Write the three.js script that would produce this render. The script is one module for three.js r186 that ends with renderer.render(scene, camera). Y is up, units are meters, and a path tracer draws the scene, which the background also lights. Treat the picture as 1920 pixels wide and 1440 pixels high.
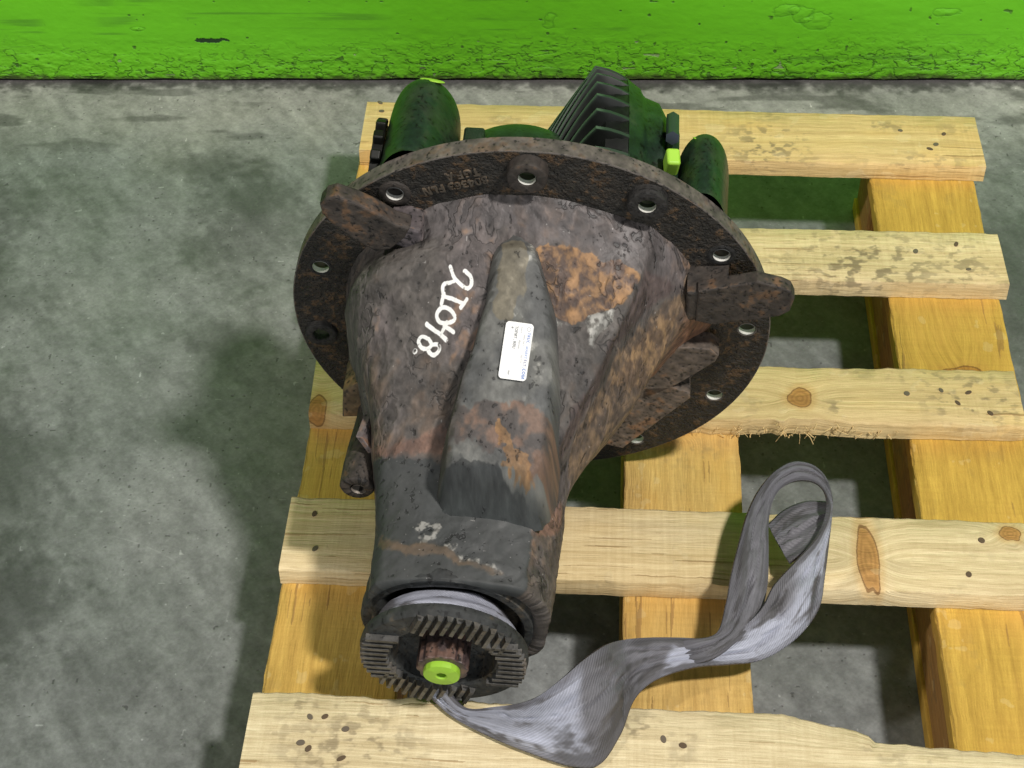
import * as THREE from 'three';
import { mergeGeometries, mergeVertices, toCreasedNormals } from 'three/addons/utils/BufferGeometryUtils.js';
import { RoundedBoxGeometry } from 'three/addons/geometries/RoundedBoxGeometry.js';
import { FontLoader } from 'three/addons/loaders/FontLoader.js';
import { RectAreaLightUniformsLib } from 'three/addons/lights/RectAreaLightUniformsLib.js';
import { TextGeometry } from 'three/addons/geometries/TextGeometry.js';

// ---------------------------------------------------------------- camera, light, exposure
const scene = new THREE.Scene();
const camera = new THREE.PerspectiveCamera(24.617, 4 / 3, 0.05, 60);
camera.position.set(0, 1.5435, 0);
camera.rotation.x = -0.78325;
scene.add(camera);
const renderer = new THREE.WebGLRenderer({ antialias: true });
renderer.setSize(1024, 768);
renderer.shadowMap.enabled = true;
renderer.toneMapping = THREE.LinearToneMapping;
renderer.toneMappingExposure = 0.94;
scene.background = new THREE.Color(0.028, 0.029, 0.028);            // dim hall around the pallet
function hallLamp(x, y, z, power, color, size) {                   // high-bay lamps of the hall, far above the frame
  const l = new THREE.PointLight(color, power, 0, 2);
  l.position.set(x, y, z); l.castShadow = true; l.shadow.radius = size / 0.02; l.shadow.mapSize.set(2048, 2048);
  l.name = 'hall_lamp'; scene.add(l);
}
hallLamp(1.85, 4.6, 0.4, 72, 0xfffaf4, 0.20);
hallLamp(-3.9, 4.3, 0.0, 27, 0xfffaf2, 0.20);
RectAreaLightUniformsLib.init();
const frontFill = new THREE.RectAreaLight(0xf4fbff, 3.4, 5, 3); frontFill.name = 'front_fill_light';   // added soft fill for the wall and front faces
frontFill.position.set(0.6, 1.8, 5.2); frontFill.lookAt(0.3, 0.4, -2); scene.add(frontFill);

// ---------------------------------------------------------------- helpers
let seedState = 12345;
const rnd = () => { seedState = (seedState + 0x6d2b79f5) | 0; let t = Math.imul(seedState ^ (seedState >>> 15), 1 | seedState); t = (t + Math.imul(t ^ (t >>> 7), 61 | t)) ^ t; return ((t ^ (t >>> 14)) >>> 0) / 4294967296; };
const reseed = (s) => { seedState = s; };
const rr = (a, b) => a + (b - a) * rnd();
const clamp = (x, a = 0, b = 1) => Math.min(b, Math.max(a, x));
const mix = (a, b, t) => a + (b - a) * t;
const sstep = (a, b, x) => { const t = clamp((x - a) / (b - a)); return t * t * (3 - 2 * t); };
function hash2(ix, iy, s) { let h = Math.imul(ix, 374761393) ^ Math.imul(iy, 668265263) ^ Math.imul(s, 1274126177); h = Math.imul(h ^ (h >>> 13), 1274126177); return ((h ^ (h >>> 16)) >>> 0) / 4294967296; }
function vn(x, y, s) {
  const ix = Math.floor(x), iy = Math.floor(y); let fx = x - ix, fy = y - iy;
  fx = fx * fx * (3 - 2 * fx); fy = fy * fy * (3 - 2 * fy);
  const a = hash2(ix, iy, s), b = hash2(ix + 1, iy, s), c = hash2(ix, iy + 1, s), d = hash2(ix + 1, iy + 1, s);
  return a + (b - a) * fx + (c - a) * fy + (a - b - c + d) * fx * fy;
}
function fbm(x, y, s, o = 4) { let v = 0, a = 0.5, t = 0; for (let i = 0; i < o; i++) { v += a * vn(x, y, s + i * 17); t += a; a *= 0.5; x *= 2.03; y *= 2.03; } return v / t; }
const lerp3 = (a, b, t) => [a[0] + (b[0] - a[0]) * t, a[1] + (b[1] - a[1]) * t, a[2] + (b[2] - a[2]) * t];
// fn(u, v) in 0..1 -> [r, g, b, height 0..1, roughness 0..1]
function surface(w, h, fn, { bump = 0.001, rough = 0.8, roughMap = false, wrap = THREE.ClampToEdgeWrapping, metal = 0 } = {}) {
  const c = new Uint8Array(w * h * 4), b = new Uint8Array(w * h * 4), q = roughMap ? new Uint8Array(w * h * 4) : null;
  for (let y = 0; y < h; y++) for (let x = 0; x < w; x++) {
    const r = fn((x + 0.5) / w, (y + 0.5) / h, x, y), i = (y * w + x) * 4;
    c[i] = clamp(r[0], 0, 255); c[i + 1] = clamp(r[1], 0, 255); c[i + 2] = clamp(r[2], 0, 255); c[i + 3] = 255;
    b[i] = b[i + 1] = b[i + 2] = clamp(r[3] ?? 0.5) * 255; b[i + 3] = 255;
    if (q) { q[i] = q[i + 1] = q[i + 2] = clamp(r[4] ?? rough) * 255; q[i + 3] = 255; }
  }
  const tex = (d, srgb) => { const t = new THREE.DataTexture(d, w, h, THREE.RGBAFormat); t.magFilter = t.minFilter = THREE.LinearFilter; t.wrapS = t.wrapT = wrap; if (srgb) t.colorSpace = THREE.SRGBColorSpace; t.needsUpdate = true; return t; };
  const m = new THREE.MeshStandardMaterial({ map: tex(c, true), roughness: rough, metalness: metal });
  if (bump) { m.bumpMap = tex(b); m.bumpScale = bump; }
  if (q) { m.roughnessMap = tex(q); m.roughness = 1; }
  return m;
}
const used = {};
function numbered(n) { used[n] = (used[n] ?? -1) + 1; return used[n] ? n + '_' + String(used[n]).padStart(3, '0') : n; }
function mesh(name, geo, mat, parent) {
  const m = new THREE.Mesh(geo, mat); m.name = name; m.castShadow = m.receiveShadow = true; parent.add(m); return m;
}
function thing(name, label, category) { const g = new THREE.Group(); g.name = numbered(name); g.userData = { label, category }; scene.add(g); return g; }
function setUV(g, f) {
  const p = g.attributes.position, n = g.attributes.normal, a = new Float32Array(p.count * 2);
  for (let i = 0; i < p.count; i++) { const r = f(p.getX(i), p.getY(i), p.getZ(i), n ? n.getX(i) : 0, n ? n.getY(i) : 0, n ? n.getZ(i) : 1); a[i * 2] = r[0]; a[i * 2 + 1] = r[1]; }
  g.setAttribute('uv', new THREE.BufferAttribute(a, 2)); return g;
}
const boxUV = (k = 1) => (x, y, z, nx, ny, nz) => { const ax = Math.abs(nx), ay = Math.abs(ny), az = Math.abs(nz); return az >= ax && az >= ay ? [x * k, y * k] : ax >= ay ? [z * k, y * k] : [x * k, z * k]; };
function gridGeo(nu, nv, f) {                                     // f(i, j) -> [x, y, z, u, v]
  const pos = [], uv = [], idx = [];
  for (let j = 0; j <= nv; j++) for (let i = 0; i <= nu; i++) { const r = f(i, j); pos.push(r[0], r[1], r[2]); uv.push(r[3], r[4]); }
  for (let j = 0; j < nv; j++) for (let i = 0; i < nu; i++) { const a = j * (nu + 1) + i, b = a + 1, c = a + nu + 1, d = c + 1; idx.push(a, b, d, a, d, c); }
  const g = new THREE.BufferGeometry();
  g.setAttribute('position', new THREE.Float32BufferAttribute(pos, 3)); g.setAttribute('uv', new THREE.Float32BufferAttribute(uv, 2)); g.setIndex(idx); g.computeVertexNormals();
  return g;
}

// ---------------------------------------------------------------- setting: floor and wall
const floorStains = [[-0.74, -1.86, 0.10, 0.09, 0.5], [-0.62, -1.42, 0.09, 0.12, 0.42], [-0.36, -1.86, 0.075, 0.12, 0.45], [-0.42, -1.99, 0.06, 0.03, 0.35], [-0.57, -1.21, 0.07, 0.07, 0.5], [-0.68, -1.7, 0.08, 0.06, 0.35],
  [-0.36, -1.62, 0.06, 0.05, 0.25], [-0.45, -1.1, 0.09, 0.05, 0.2], [0.8, -2.0, 0.2, 0.05, 0.35], [0.66, -1.75, 0.06, 0.2, 0.3], [0.25, -2.09, 0.25, 0.02, 0.4]];
const scratches = []; reseed(77);
for (let i = 0; i < 46; i++) scratches.push([rr(-0.8, -0.2), rr(-2.1, -0.9), rr(0, 6.28), rr(0.01, 0.055), rr(0.2, 0.7) * (rnd() < 0.75 ? 1 : -1)]);
const floorMat = surface(1536, 1344, (u, v) => {
  const x = -0.8 + u * 1.6, z = -2.25 + v * 1.4;
  const big = fbm(x * 3, z * 3, 3, 4), mid = fbm(x * 14 + 5, z * 14, 9, 4), fine = fbm(x * 90, z * 90, 21, 3), gr = hash2(Math.floor(u * 1536), Math.floor(v * 1344), 5), drag = fbm(x * 12 + z * 18, (z * 0.6 - x) * 60, 51, 3);
  const grit = fbm(x * 330, z * 330, 25, 2);
  let L = 0.86 + (big - 0.5) * 0.15 + (mid - 0.5) * 0.11 + (fine - 0.5) * 0.17 + (drag - 0.5) * 0.22 + (grit - 0.5) * 0.14 + (gr - 0.5) * 0.06;
  for (const s of floorStains) { const d = Math.hypot((x - s[0]) / s[2], (z - s[1]) / s[3]); if (d < 1.8) L *= 1 - s[4] * 0.62 * sstep(1.45, 0.1, d + (mid - 0.5) * 1.1 + (fine - 0.5) * 0.7) * (0.6 + fine * 0.8); }
  for (const s of scratches) { const c = Math.cos(s[2]), n = Math.sin(s[2]), dx = x - s[0], dz = z - s[1], al = dx * c + dz * n, ac = Math.abs(-dx * n + dz * c + al * al * 2); if (Math.abs(al) < s[3] && ac < 0.0013) L += s[4] * 0.20 * (1 - ac / 0.0013) * (0.2 + mid) * sstep(0.35, 0.6, fine); }
  const pit = vn(x * 240, z * 240, 33) - 0.05 * sstep(0.6, 0.4, mid); if (pit > 0.935) L *= 0.74; if (vn(x * 170, z * 170, 61) > 0.97) L *= 1.28;
  const litBand = sstep(-1.93, -2.15, z + (mid - 0.5) * 0.1); L *= 1 + litBand * 0.15;  // lamp brightness along the wall painted into the concrete colour
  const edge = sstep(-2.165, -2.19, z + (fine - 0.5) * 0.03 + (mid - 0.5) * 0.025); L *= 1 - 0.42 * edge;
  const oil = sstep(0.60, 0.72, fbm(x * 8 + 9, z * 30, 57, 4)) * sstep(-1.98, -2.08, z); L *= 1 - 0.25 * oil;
  const warm = clamp(litBand * 0.8 + (big - 0.5) * 0.8, 0, 1);
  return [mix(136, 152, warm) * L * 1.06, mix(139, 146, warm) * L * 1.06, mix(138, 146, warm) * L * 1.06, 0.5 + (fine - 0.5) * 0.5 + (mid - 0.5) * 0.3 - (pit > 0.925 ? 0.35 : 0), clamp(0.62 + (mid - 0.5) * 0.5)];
}, { bump: 0.0012, roughMap: true });
floorMat.map.wrapS = floorMat.map.wrapT = THREE.MirroredRepeatWrapping;
for (const t of [floorMat.bumpMap, floorMat.roughnessMap]) t.wrapS = t.wrapT = THREE.MirroredRepeatWrapping;
const floorGeo = gridGeo(1, 1, (i, j) => { const x = i ? 6 : -6, z = j ? 4 : -4; return [x, 0, z, (x + 0.8) / 1.6, (z + 2.25) / 1.4]; });
floorGeo.index.array.reverse(); floorGeo.computeVertexNormals();
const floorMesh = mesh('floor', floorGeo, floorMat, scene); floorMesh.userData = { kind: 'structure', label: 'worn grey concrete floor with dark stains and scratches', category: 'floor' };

const wallMat = surface(2048, 512, (u, v) => {
  const x = u * 2 - 1, y = v * 0.5;
  const n1 = fbm(x * 5, y * 5, 71, 4), n2 = fbm(x * 55, y * 95, 73, 4), n3 = fbm(x * 120, y * 170, 79, 3), st = fbm(x * 4, y * 70, 83, 3);
  const low = sstep(0.095, 0.012, y + (n1 - 0.5) * 0.07);
  const ridge = Math.abs(n2 - 0.5) * 2, crack = (1 - sstep(0.0, 0.09, ridge)) * low * sstep(0.42, 0.6, n3 + low * 0.2);
  let L = 1 + (n1 - 0.5) * 0.10 + (st - 0.5) * 0.07 + (n3 - 0.5) * 0.06 * (0.4 + low);
  let col = [110 * L, 200 * L, 22 * L];
  col = lerp3(col, [112, 170, 30], low * 0.3 * clamp(n3 * 1.4));
  let h = 0.5 + (n2 - 0.5) * (0.25 + low * 1.0) + (n3 - 0.5) * 0.5 * low;
  col = lerp3(col, [40, 74, 16], crack * 0.6); h -= crack * 0.4;
  const chip = vn(x * 95, y * 130, 91) + (n3 - 0.5) * 0.2; if (chip > 0.955 - low * 0.06) { const k = sstep(0.955 - low * 0.06, 1.0 - low * 0.06, chip); col = lerp3(col, [58, 92, 34], 0.7 * k); h -= 0.3 * k; }
  const flake = vn(x * 60 + 9, y * 85, 97); if (flake > 0.965 && low > 0.35) { col = lerp3(col, [150, 165, 140], 0.75); h -= 0.2; }
  const smear = sstep(0.60, 0.72, fbm(x * 5 + 3, y * 120, 99, 3)) * sstep(0.5, 0.7, fbm(x * 9, y * 9, 103, 3)); col = lerp3(col, [72, 128, 34], smear * 0.45);
  const gash = Math.hypot((x + 0.442) / 0.026, (y - 0.0735 - (n3 - 0.5) * 0.008) / 0.0042); if (gash < 1) { col = lerp3(col, [22, 48, 22], 0.92); h -= 0.3; }
  for (const f of [[0.421, 0.1168, 0.016, 0.012], [0.445, 0.107, 0.02, 0.012], [0.402, 0.123, 0.015, 0.01], [0.635, 0.1195, 0.018, 0.006], [0.055, 0.110, 0.008, 0.012], [-0.55, 0.092, 0.012, 0.004]]) { const d = Math.hypot((x - f[0]) / f[2], (y - f[1]) / f[3]) + (n2 - 0.5) * 1.6; if (d < 1.0) { h += 0.5 * (1 - d); col = lerp3(col, [116, 196, 50], 0.2 * (1 - d)); } else if (d < 1.3) { const k = 1 - Math.abs(d - 1.13) / 0.17; col = lerp3(col, [64, 128, 22], 0.3 * k); h -= 0.15 * k; } }
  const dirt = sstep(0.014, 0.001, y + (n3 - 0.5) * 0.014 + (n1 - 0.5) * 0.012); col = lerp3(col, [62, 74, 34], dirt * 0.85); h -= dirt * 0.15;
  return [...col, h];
}, { bump: 0.0035, rough: 0.55 });
wallMat.map.wrapS = wallMat.bumpMap.wrapS = THREE.MirroredRepeatWrapping; wallMat.map.wrapT = wallMat.bumpMap.wrapT = THREE.MirroredRepeatWrapping;
{
  const s = new THREE.Shape(); s.moveTo(-4, 0.003);
  reseed(5); for (let i = 1; i < 200; i++) s.lineTo(-4 + i * 0.04, 0.003 + rnd() * 0.0035);
  s.lineTo(4, 0.003); s.lineTo(4, 1.3); s.lineTo(-4, 1.3);
  const g = new THREE.ExtrudeGeometry(s, { depth: 0.16, bevelEnabled: false }); g.translate(0, 0, -2.195 - 0.16);
  setUV(g, (x, y, z) => [(x + 1) / 2, y / 0.5]);
  const w = mesh('wall', g, wallMat, scene); w.userData = { kind: 'structure', label: 'bright green painted wall with chipped paint along its foot', category: 'wall' };
}

// ---------------------------------------------------------------- pallet
// pallet frame: x along the deck boards, y up from the floor, z towards the viewer
const TOP = 0.148, TB = 0.0237, TS = 0.021;
const pallet = thing('wooden_pallet', 'pale softwood pallet with gaps between its boards, carrying the rusty differential', 'pallet');
pallet.position.set(-0.2957, 0, 0); pallet.rotation.y = -0.05114;
// wood: knots [x, z, rx, rz], nails drawn as geometry
function woodMat(seed, lenM, widM, base, { knots = [], dirt = 0.3, scuff = [], bump = 0.0011, yellow = 0, w = 1280, h = 224 } = {}) {
  return surface(w, h, (u, v) => {
    const x = u * lenM, y = v * widM;
    let warp = (fbm(x * 2.2, y * 9, seed, 3) - 0.5) * 0.02, kd = 0, ring = 0, kr = 0;
    for (const k of knots) { const dx = (x - k[0]) / k[2], dy = (y - k[1]) / k[3], d = Math.hypot(dx, dy) * (0.88 + 0.3 * vn(Math.atan2(dy, dx) * 2 + 9, 1, seed + 2)); kd = Math.max(kd, sstep(1.12, 0.86, d)); kr += Math.sin(d * 17) * sstep(1.15, 0.7, d); ring = Math.max(ring, sstep(1.9, 1.0, d)); warp += 0.011 * Math.exp(-d * d * 0.22) * Math.sign(y - k[1] + 1e-6); }
    const yy = y + warp, g1 = fbm(x * 3.0, yy * 300, seed + 3, 4), band = Math.sin(yy * 520 + fbm(x * 2.0, yy * 26, seed + 5, 3) * 16), fib = fbm(x * 60, yy * 1500, seed + 7, 2), big = fbm(x * 5, y * 14, seed + 11, 3), fine = hash2(Math.floor(u * w), Math.floor(v * h), seed);
    const saw = fbm(x * 420, y * 9, seed + 41, 2), patch = fbm(x * 16, y * 46, seed + 43, 4);
    let L = 0.985 + (g1 - 0.5) * 0.15 + (band > 0.45 ? -(band - 0.45) * 0.055 : 0.006) + (fib - 0.5) * 0.14 + (big - 0.5) * 0.12 + (fine - 0.5) * 0.05 + (saw - 0.5) * 0.07 * sstep(0.4, 0.65, big) + (patch - 0.5) * 0.10 + kr * 0.05;
    let col = [base[0] * L, base[1] * L * (1 - (1 - L) * 0.2), base[2] * L * (1 - (1 - L) * 0.55)];
    col = lerp3(col, [214, 164, 78], yellow * sstep(0.46, 0.72, big * 0.6 + patch * 0.4) * 0.8);
    col = lerp3(col, [172 * L, 116 * L, 52 * L], kd * 0.75); col = lerp3(col, [198, 142, 72], ring * 0.30 * (1 - kd)); if (kd > 0.15 && kd < 0.75) col = lerp3(col, [96, 62, 30], 0.5);
    const f2 = fbm(x * 110, y * 190, seed + 23, 3); let dd = sstep(0.60, 0.74, fbm(x * 22 + 3, y * 40, seed + 19, 4)) * dirt * sstep(0.40, 0.62, f2) * 0.55;
    for (const s of scuff) { const d = Math.hypot((x - s[0]) / s[2], (y - s[1]) / s[3]); if (d < 1.5) dd = Math.max(dd, sstep(1.4, 0.1, d) * sstep(0.50, 0.66, f2 * 0.7 + fbm(x * 46, y * 60, seed + 31, 3) * 0.3) * s[4] * 0.62); }
    col = lerp3(col, [112, 98, 76], dd);
    const dent = fbm(x * 44, y * 70, seed + 37, 3); let hgt = 0.6 + (g1 - 0.5) * 0.45 + (fib - 0.5) * 0.5 - dd * 0.25 - sstep(0.70, 0.80, dent) * 0.25 + (saw - 0.5) * 0.15; if (dent > 0.74) col = lerp3(col, [236, 216, 172], 0.25);
    const ck = fbm(x * 9, yy * 420, seed + 29, 2) * sstep(0.4, 0.6, big); if (ck > 0.78) { col = lerp3(col, [140, 104, 62], 0.45); hgt -= 0.3; }
    return [...col, hgt];
  }, { bump, rough: 0.85, wrap: THREE.MirroredRepeatWrapping });
}
const endMat = surface(128, 128, (u, v) => { const r = Math.hypot(u * 0.5 + 0.4, v + 0.3), L = 0.85 + 0.09 * Math.sin(r * 70) + (fbm(u * 30, v * 30, 9, 3) - 0.5) * 0.3; return [208 * L, 166 * L, 104 * L, 0.5 + 0.2 * Math.sin(r * 70)]; }, { bump: 0.0008, rough: 0.9, wrap: THREE.RepeatWrapping });
// one plank: length L along x, width W along z, thickness T; sides wobble; uv.x = x / L, uv.y = across 0..0.78 (top), 0.78..1 (edges)
function plank(L, W, T, seed, { back = () => 0, front = () => 0, wob = 0.0012, n = 140, round = 0.0022 } = {}) {
  const prof = [];                                               // profile going round: [z-side (-1 back .. 1 front), y, v]
  const r = round / W * 2;
  const ring = [[-1, 0, 0.80], [-1, 1 - round / T, 0.97], [-1 + r * 0.3, 1 - round / T * 0.3, 0.985], [-1 + r, 1, 0.004], [-0.34, 1, 0.26], [0.33, 1, 0.52], [1 - r, 1, 0.776], [1 - r * 0.3, 1 - round / T * 0.3, 0.79], [1, 1 - round / T, 0.80], [1, 0, 0.99], [0, 0, 0.5], [-1, 0, 0.1]];
  const pos = [], uv = [], idx = [], m = ring.length;
  const f = (s, i, k) => (vn(i * 0.33 + k * 50, s * 7.3, seed) - 0.5) * 2 + (vn(i * 1.1 + k * 50, s * 3.1, seed + 4) - 0.5);
  for (let i = 0; i <= n; i++) {
    const t = i / n, x = (t - 0.5) * L;
    for (let j = 0; j < m; j++) {
      const [s, y, v] = ring[j], out = Math.abs(s) > 0.9;
      let z = s * W / 2; if (out) z += Math.sign(s) * f(s > 0 ? 1 : 2, i, y > 0.9 ? 1 : 0) * wob * (y > 0.5 ? 1 : 0.6) + (s > 0 ? front(t * L) : back(t * L));
      pos.push(x, (y - 1) * T + (y > 0.98 ? (vn(i * 0.2, j * 1.3, seed + 8) - 0.5) * 0.0012 : 0), z); uv.push(t, v);
    }
  }
  for (let i = 0; i < n; i++) for (let j = 0; j < m - 1; j++) { const a = i * m + j, b = a + 1, c = a + m, d = c + 1; idx.push(a, c, b, b, c, d); }
  const g = new THREE.BufferGeometry();
  g.setAttribute('position', new THREE.Float32BufferAttribute(pos, 3)); g.setAttribute('uv', new THREE.Float32BufferAttribute(uv, 2)); g.setIndex(idx);
  const body = toCreasedNormals(g, 0.7);
  const cap = (k) => { const p = [], q = [], o = k * m; for (let j = 1; j < m - 2; j++) for (const a of k ? [0, j + 1, j] : [0, j, j + 1]) { p.push(pos[(o + a) * 3], pos[(o + a) * 3 + 1], pos[(o + a) * 3 + 2]); q.push(pos[(o + a) * 3 + 2] / 0.1, pos[(o + a) * 3 + 1] / 0.1); }
    const c = new THREE.BufferGeometry(); c.setAttribute('position', new THREE.Float32BufferAttribute(p, 3)); c.setAttribute('uv', new THREE.Float32BufferAttribute(q, 2)); c.computeVertexNormals(); return c; };
  const ends = mergeGeometries([cap(0), cap(n)]);
  const all = mergeGeometries([body, ends], true);               // two groups: faces, sawn ends
  return all;
}
const nailMat = new THREE.MeshStandardMaterial({ color: new THREE.Color(0.20, 0.16, 0.12), metalness: 0.3, roughness: 0.6 });
const nailGeo = new THREE.CylinderGeometry(0.0042, 0.0042, 0.0012, 14), holeMat = new THREE.MeshStandardMaterial({ color: new THREE.Color(0.13, 0.09, 0.055), roughness: 1 });
const boards = [
  // u0, u1, w back, w front, skew, base colour, nails [u, w], options
  { u0: 0.003, u1: 0.811, wb: -1.9447, wf: -1.8373, sk: -0.0078, c: [229, 198, 138], nails: [[0.709, -1.912], [0.765, -1.907], [0.752, -1.884], [0.743, -1.874], [0.020, -1.939], [0.024, -1.920]], o: { dirt: 0.35, yellow: 0.35, scuff: [[0.53, 0.06, 0.06, 0.05, 0.9], [0.69, 0.02, 0.05, 0.012, 0.6], [0.72, 0.078, 0.09, 0.018, 0.5]] } },
  { u0: 0.0, u1: 0.807, wb: -1.7018, wf: -1.6061, sk: -0.0156, c: [230, 206, 156], nails: [[0.753, -1.684], [0.702, -1.668], [0.762, -1.638]], o: { dirt: 0.45, scuff: [[0.64, 0.05, 0.1, 0.06, 1.0], [0.75, 0.05, 0.06, 0.05, 0.7]] } },
  { u0: 0.0, u1: 0.791, wb: -1.4554, wf: -1.3675, sk: -0.0273, c: [231, 204, 148], nails: [[0.704, -1.429], [0.734, -1.427], [0.720, -1.410], [0.754, -1.396], [0.665, -1.422], [0.035, -1.400]], o: { dirt: 0.3, yellow: 0.3, front: (x) => -0.0035 * sstep(0.30, 0.36, x) * sstep(0.62, 0.56, x) * (0.3 + 1.4 * vn(x * 90, 1, 77)), knots: [[0.545, 0.04, 0.013, 0.013], [0.008, 0.066, 0.011, 0.02]], scuff: [[0.74, 0.04, 0.06, 0.04, 0.9], [0.69, 0.01, 0.05, 0.012, 0.6], [0.585, 0.05, 0.02, 0.012, 0.7]] } },
  { u0: 0.0, u1: 0.768, wb: -1.2368, wf: -1.1386, sk: -0.0037, c: [230, 209, 164], nails: [[0.719, -1.211], [0.027, -1.212], [0.034, -1.165], [0.70, -1.165]], o: { dirt: 0.15, yellow: 0.2, knots: [[0.60, 0.045, 0.012, 0.036], [0.75, 0.012, 0.012, 0.008]] } },
  { u0: -0.002, u1: 0.79, wb: -0.9865, wf: -0.868, sk: 0.0, c: [230, 212, 170], nails: [[0.056, -0.960], [0.070, -0.961], [0.051, -0.931], [0.059, -0.925], [0.091, -0.948], [0.091, -0.916], [0.389, -0.952], [0.407, -0.946]], o: { dirt: 0.35, scuff: [[0.10, 0.05, 0.07, 0.045, 0.8], [0.36, 0.02, 0.05, 0.016, 0.7], [0.05, 0.012, 0.05, 0.01, 0.5]], back: (x) => (x < 0.5 ? 0 : x < 0.588 ? 0.012 * sstep(0.5, 0.56, x) + 0.01 * sstep(0.565, 0.588, x) : 0.027 + (x - 0.588) * 0.05), wob: 0.0018 } },
];
boards.forEach((b, i) => {
  const L = b.u1 - b.u0, W = b.wf - b.wb;
  const m = woodMat(100 + i * 31, L, W, b.c, b.o);
  const g = plank(L, W, TB, 40 + i * 7, { back: b.o.back, front: b.o.front, wob: b.o.wob ?? (i === 2 ? 0.002 : 0.0013) });
  const d = mesh('deck_board', g, [m, endMat], pallet);
  d.position.set((b.u0 + b.u1) / 2, TOP, (b.wb + b.wf) / 2); d.rotation.y = -Math.atan(b.sk);
  if (i === 4) d.userData.label = 'front deck board with a splintered far edge';
  reseed(600 + i);
  for (const [u, w] of b.nails) {
    const q = new THREE.Vector3(u, TOP, w).sub(d.position).applyAxisAngle(new THREE.Vector3(0, 1, 0), Math.atan(b.sk));
    const n = mesh('nail', nailGeo, rnd() < 0.7 ? nailMat : holeMat, d); n.position.set(q.x, 0.0002, q.z); n.rotation.y = rnd() * 6; n.scale.set(rr(0.75, 1.1), 1, rr(0.5, 0.8));
  }
  if (i === 2) {                                                   // frayed front edge of the third board
    const parts = []; reseed(91);
    for (let k = 0; k < 95; k++) {
      const x = rr(-0.02, 0.26), dense = Math.exp(-(((x - 0.13) / 0.11) ** 2)); if (rnd() > dense + 0.15) continue;
      const y0 = -rr(0.001, 0.022), z0 = W / 2 + 0.0005, len = 0.003 + 0.018 * Math.pow(rnd(), 2.2), dx = rr(-1, 1) * 0.9, drop = rr(0.0, 1.0);
      const c = new THREE.CatmullRomCurve3([new THREE.Vector3(x, y0, z0), new THREE.Vector3(x + dx * len * 0.5, y0 - drop * len * 0.15, z0 + 0.0012 + len * 0.1), new THREE.Vector3(x + dx * len, y0 - drop * len * 0.9, z0 + 0.0016 + rnd() * 0.003)]);
      parts.push(new THREE.TubeGeometry(c, 5, rr(0.0002, 0.0009), 4));
    }
    const f = mesh('splinter', mergeGeometries(parts), new THREE.MeshStandardMaterial({ color: 0xe6c98e, roughness: 0.9 }), d); f.userData.kind = 'stuff';
  }
});
// stringer boards run under the deck boards, blocks and runners under them
const stringers = [[0.001, 0.131], [0.3509, 0.4776], [0.6666, 0.800]];
stringers.forEach(([a, b], i) => {
  const L = 1.16, W = b - a, zc = -1.355, yT = TOP - TB;
  const m = woodMat(700 + i * 41, L, W, [[218, 178, 92], [222, 184, 110], [212, 172, 76]][i], { dirt: 0.18, yellow: 0.6, knots: i === 2 ? [[0.70, 0.06, 0.02, 0.02], [0.335, 0.09, 0.03, 0.016], [0.93, 0.07, 0.006, 0.006]] : [[0.60, 0.05, 0.006, 0.006]], scuff: i === 1 ? [[0.59, 0.05, 0.05, 0.05, 0.4]] : [] });
  const s = mesh('stringer_board', plank(L, W, TS, 300 + i * 9, { wob: 0.0009 }), [m, endMat], pallet);
  s.position.set((a + b) / 2, yT - 0.0006, zc); s.rotation.y = Math.PI / 2;
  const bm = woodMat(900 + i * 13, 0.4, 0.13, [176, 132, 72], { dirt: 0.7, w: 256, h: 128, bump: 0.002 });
  for (const [z0, z1] of [[-1.93, -1.83], [-1.765, -1.335], [-1.27, -0.79]]) {
    const bg = new RoundedBoxGeometry(W - 0.008, yT - TS - 0.02, z1 - z0, 2, 0.003); setUV(bg, (x, y, z, nx) => [z / 0.4 + 0.5, (Math.abs(nx) > 0.5 ? y : x) / 0.13 + 0.4]);
    const k = mesh('block', bg, bm, pallet); k.position.set((a + b) / 2 + 0.001, 0.0195 + (yT - TS - 0.02) / 2, (z0 + z1) / 2);
  }
  const rg = new RoundedBoxGeometry(W - 0.002, 0.0195, L - 0.01, 2, 0.002); setUV(rg, (x, y, z) => [z / L + 0.5, x / W + 0.5]);
  const r = mesh('runner_board', rg, m, pallet); r.position.set((a + b) / 2, 0.0102, zc);
});

// ---------------------------------------------------------------- differential
// local frame: x right, y up, z along the pinion axis towards the viewer; z = 0 is the front face of the bolting flange
const diff = thing('differential', 'rusty axle differential with round bolt flange, lying on the wooden pallet', 'differential');
const BU = new THREE.Vector3(0.9962, 0, 0.0872), BV = new THREE.Vector3(-0.0106, 0.9925, 0.1214), BA = new THREE.Vector3(-0.0865, -0.1219, 0.9888);
diff.quaternion.setFromRotationMatrix(new THREE.Matrix4().makeBasis(BU, BV, BA));
diff.position.set(0.0177, 0.205 + TOP, -1.281);
const AX = -0.0524, AY = -0.0832;                                  // pinion axis in the local frame

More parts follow.
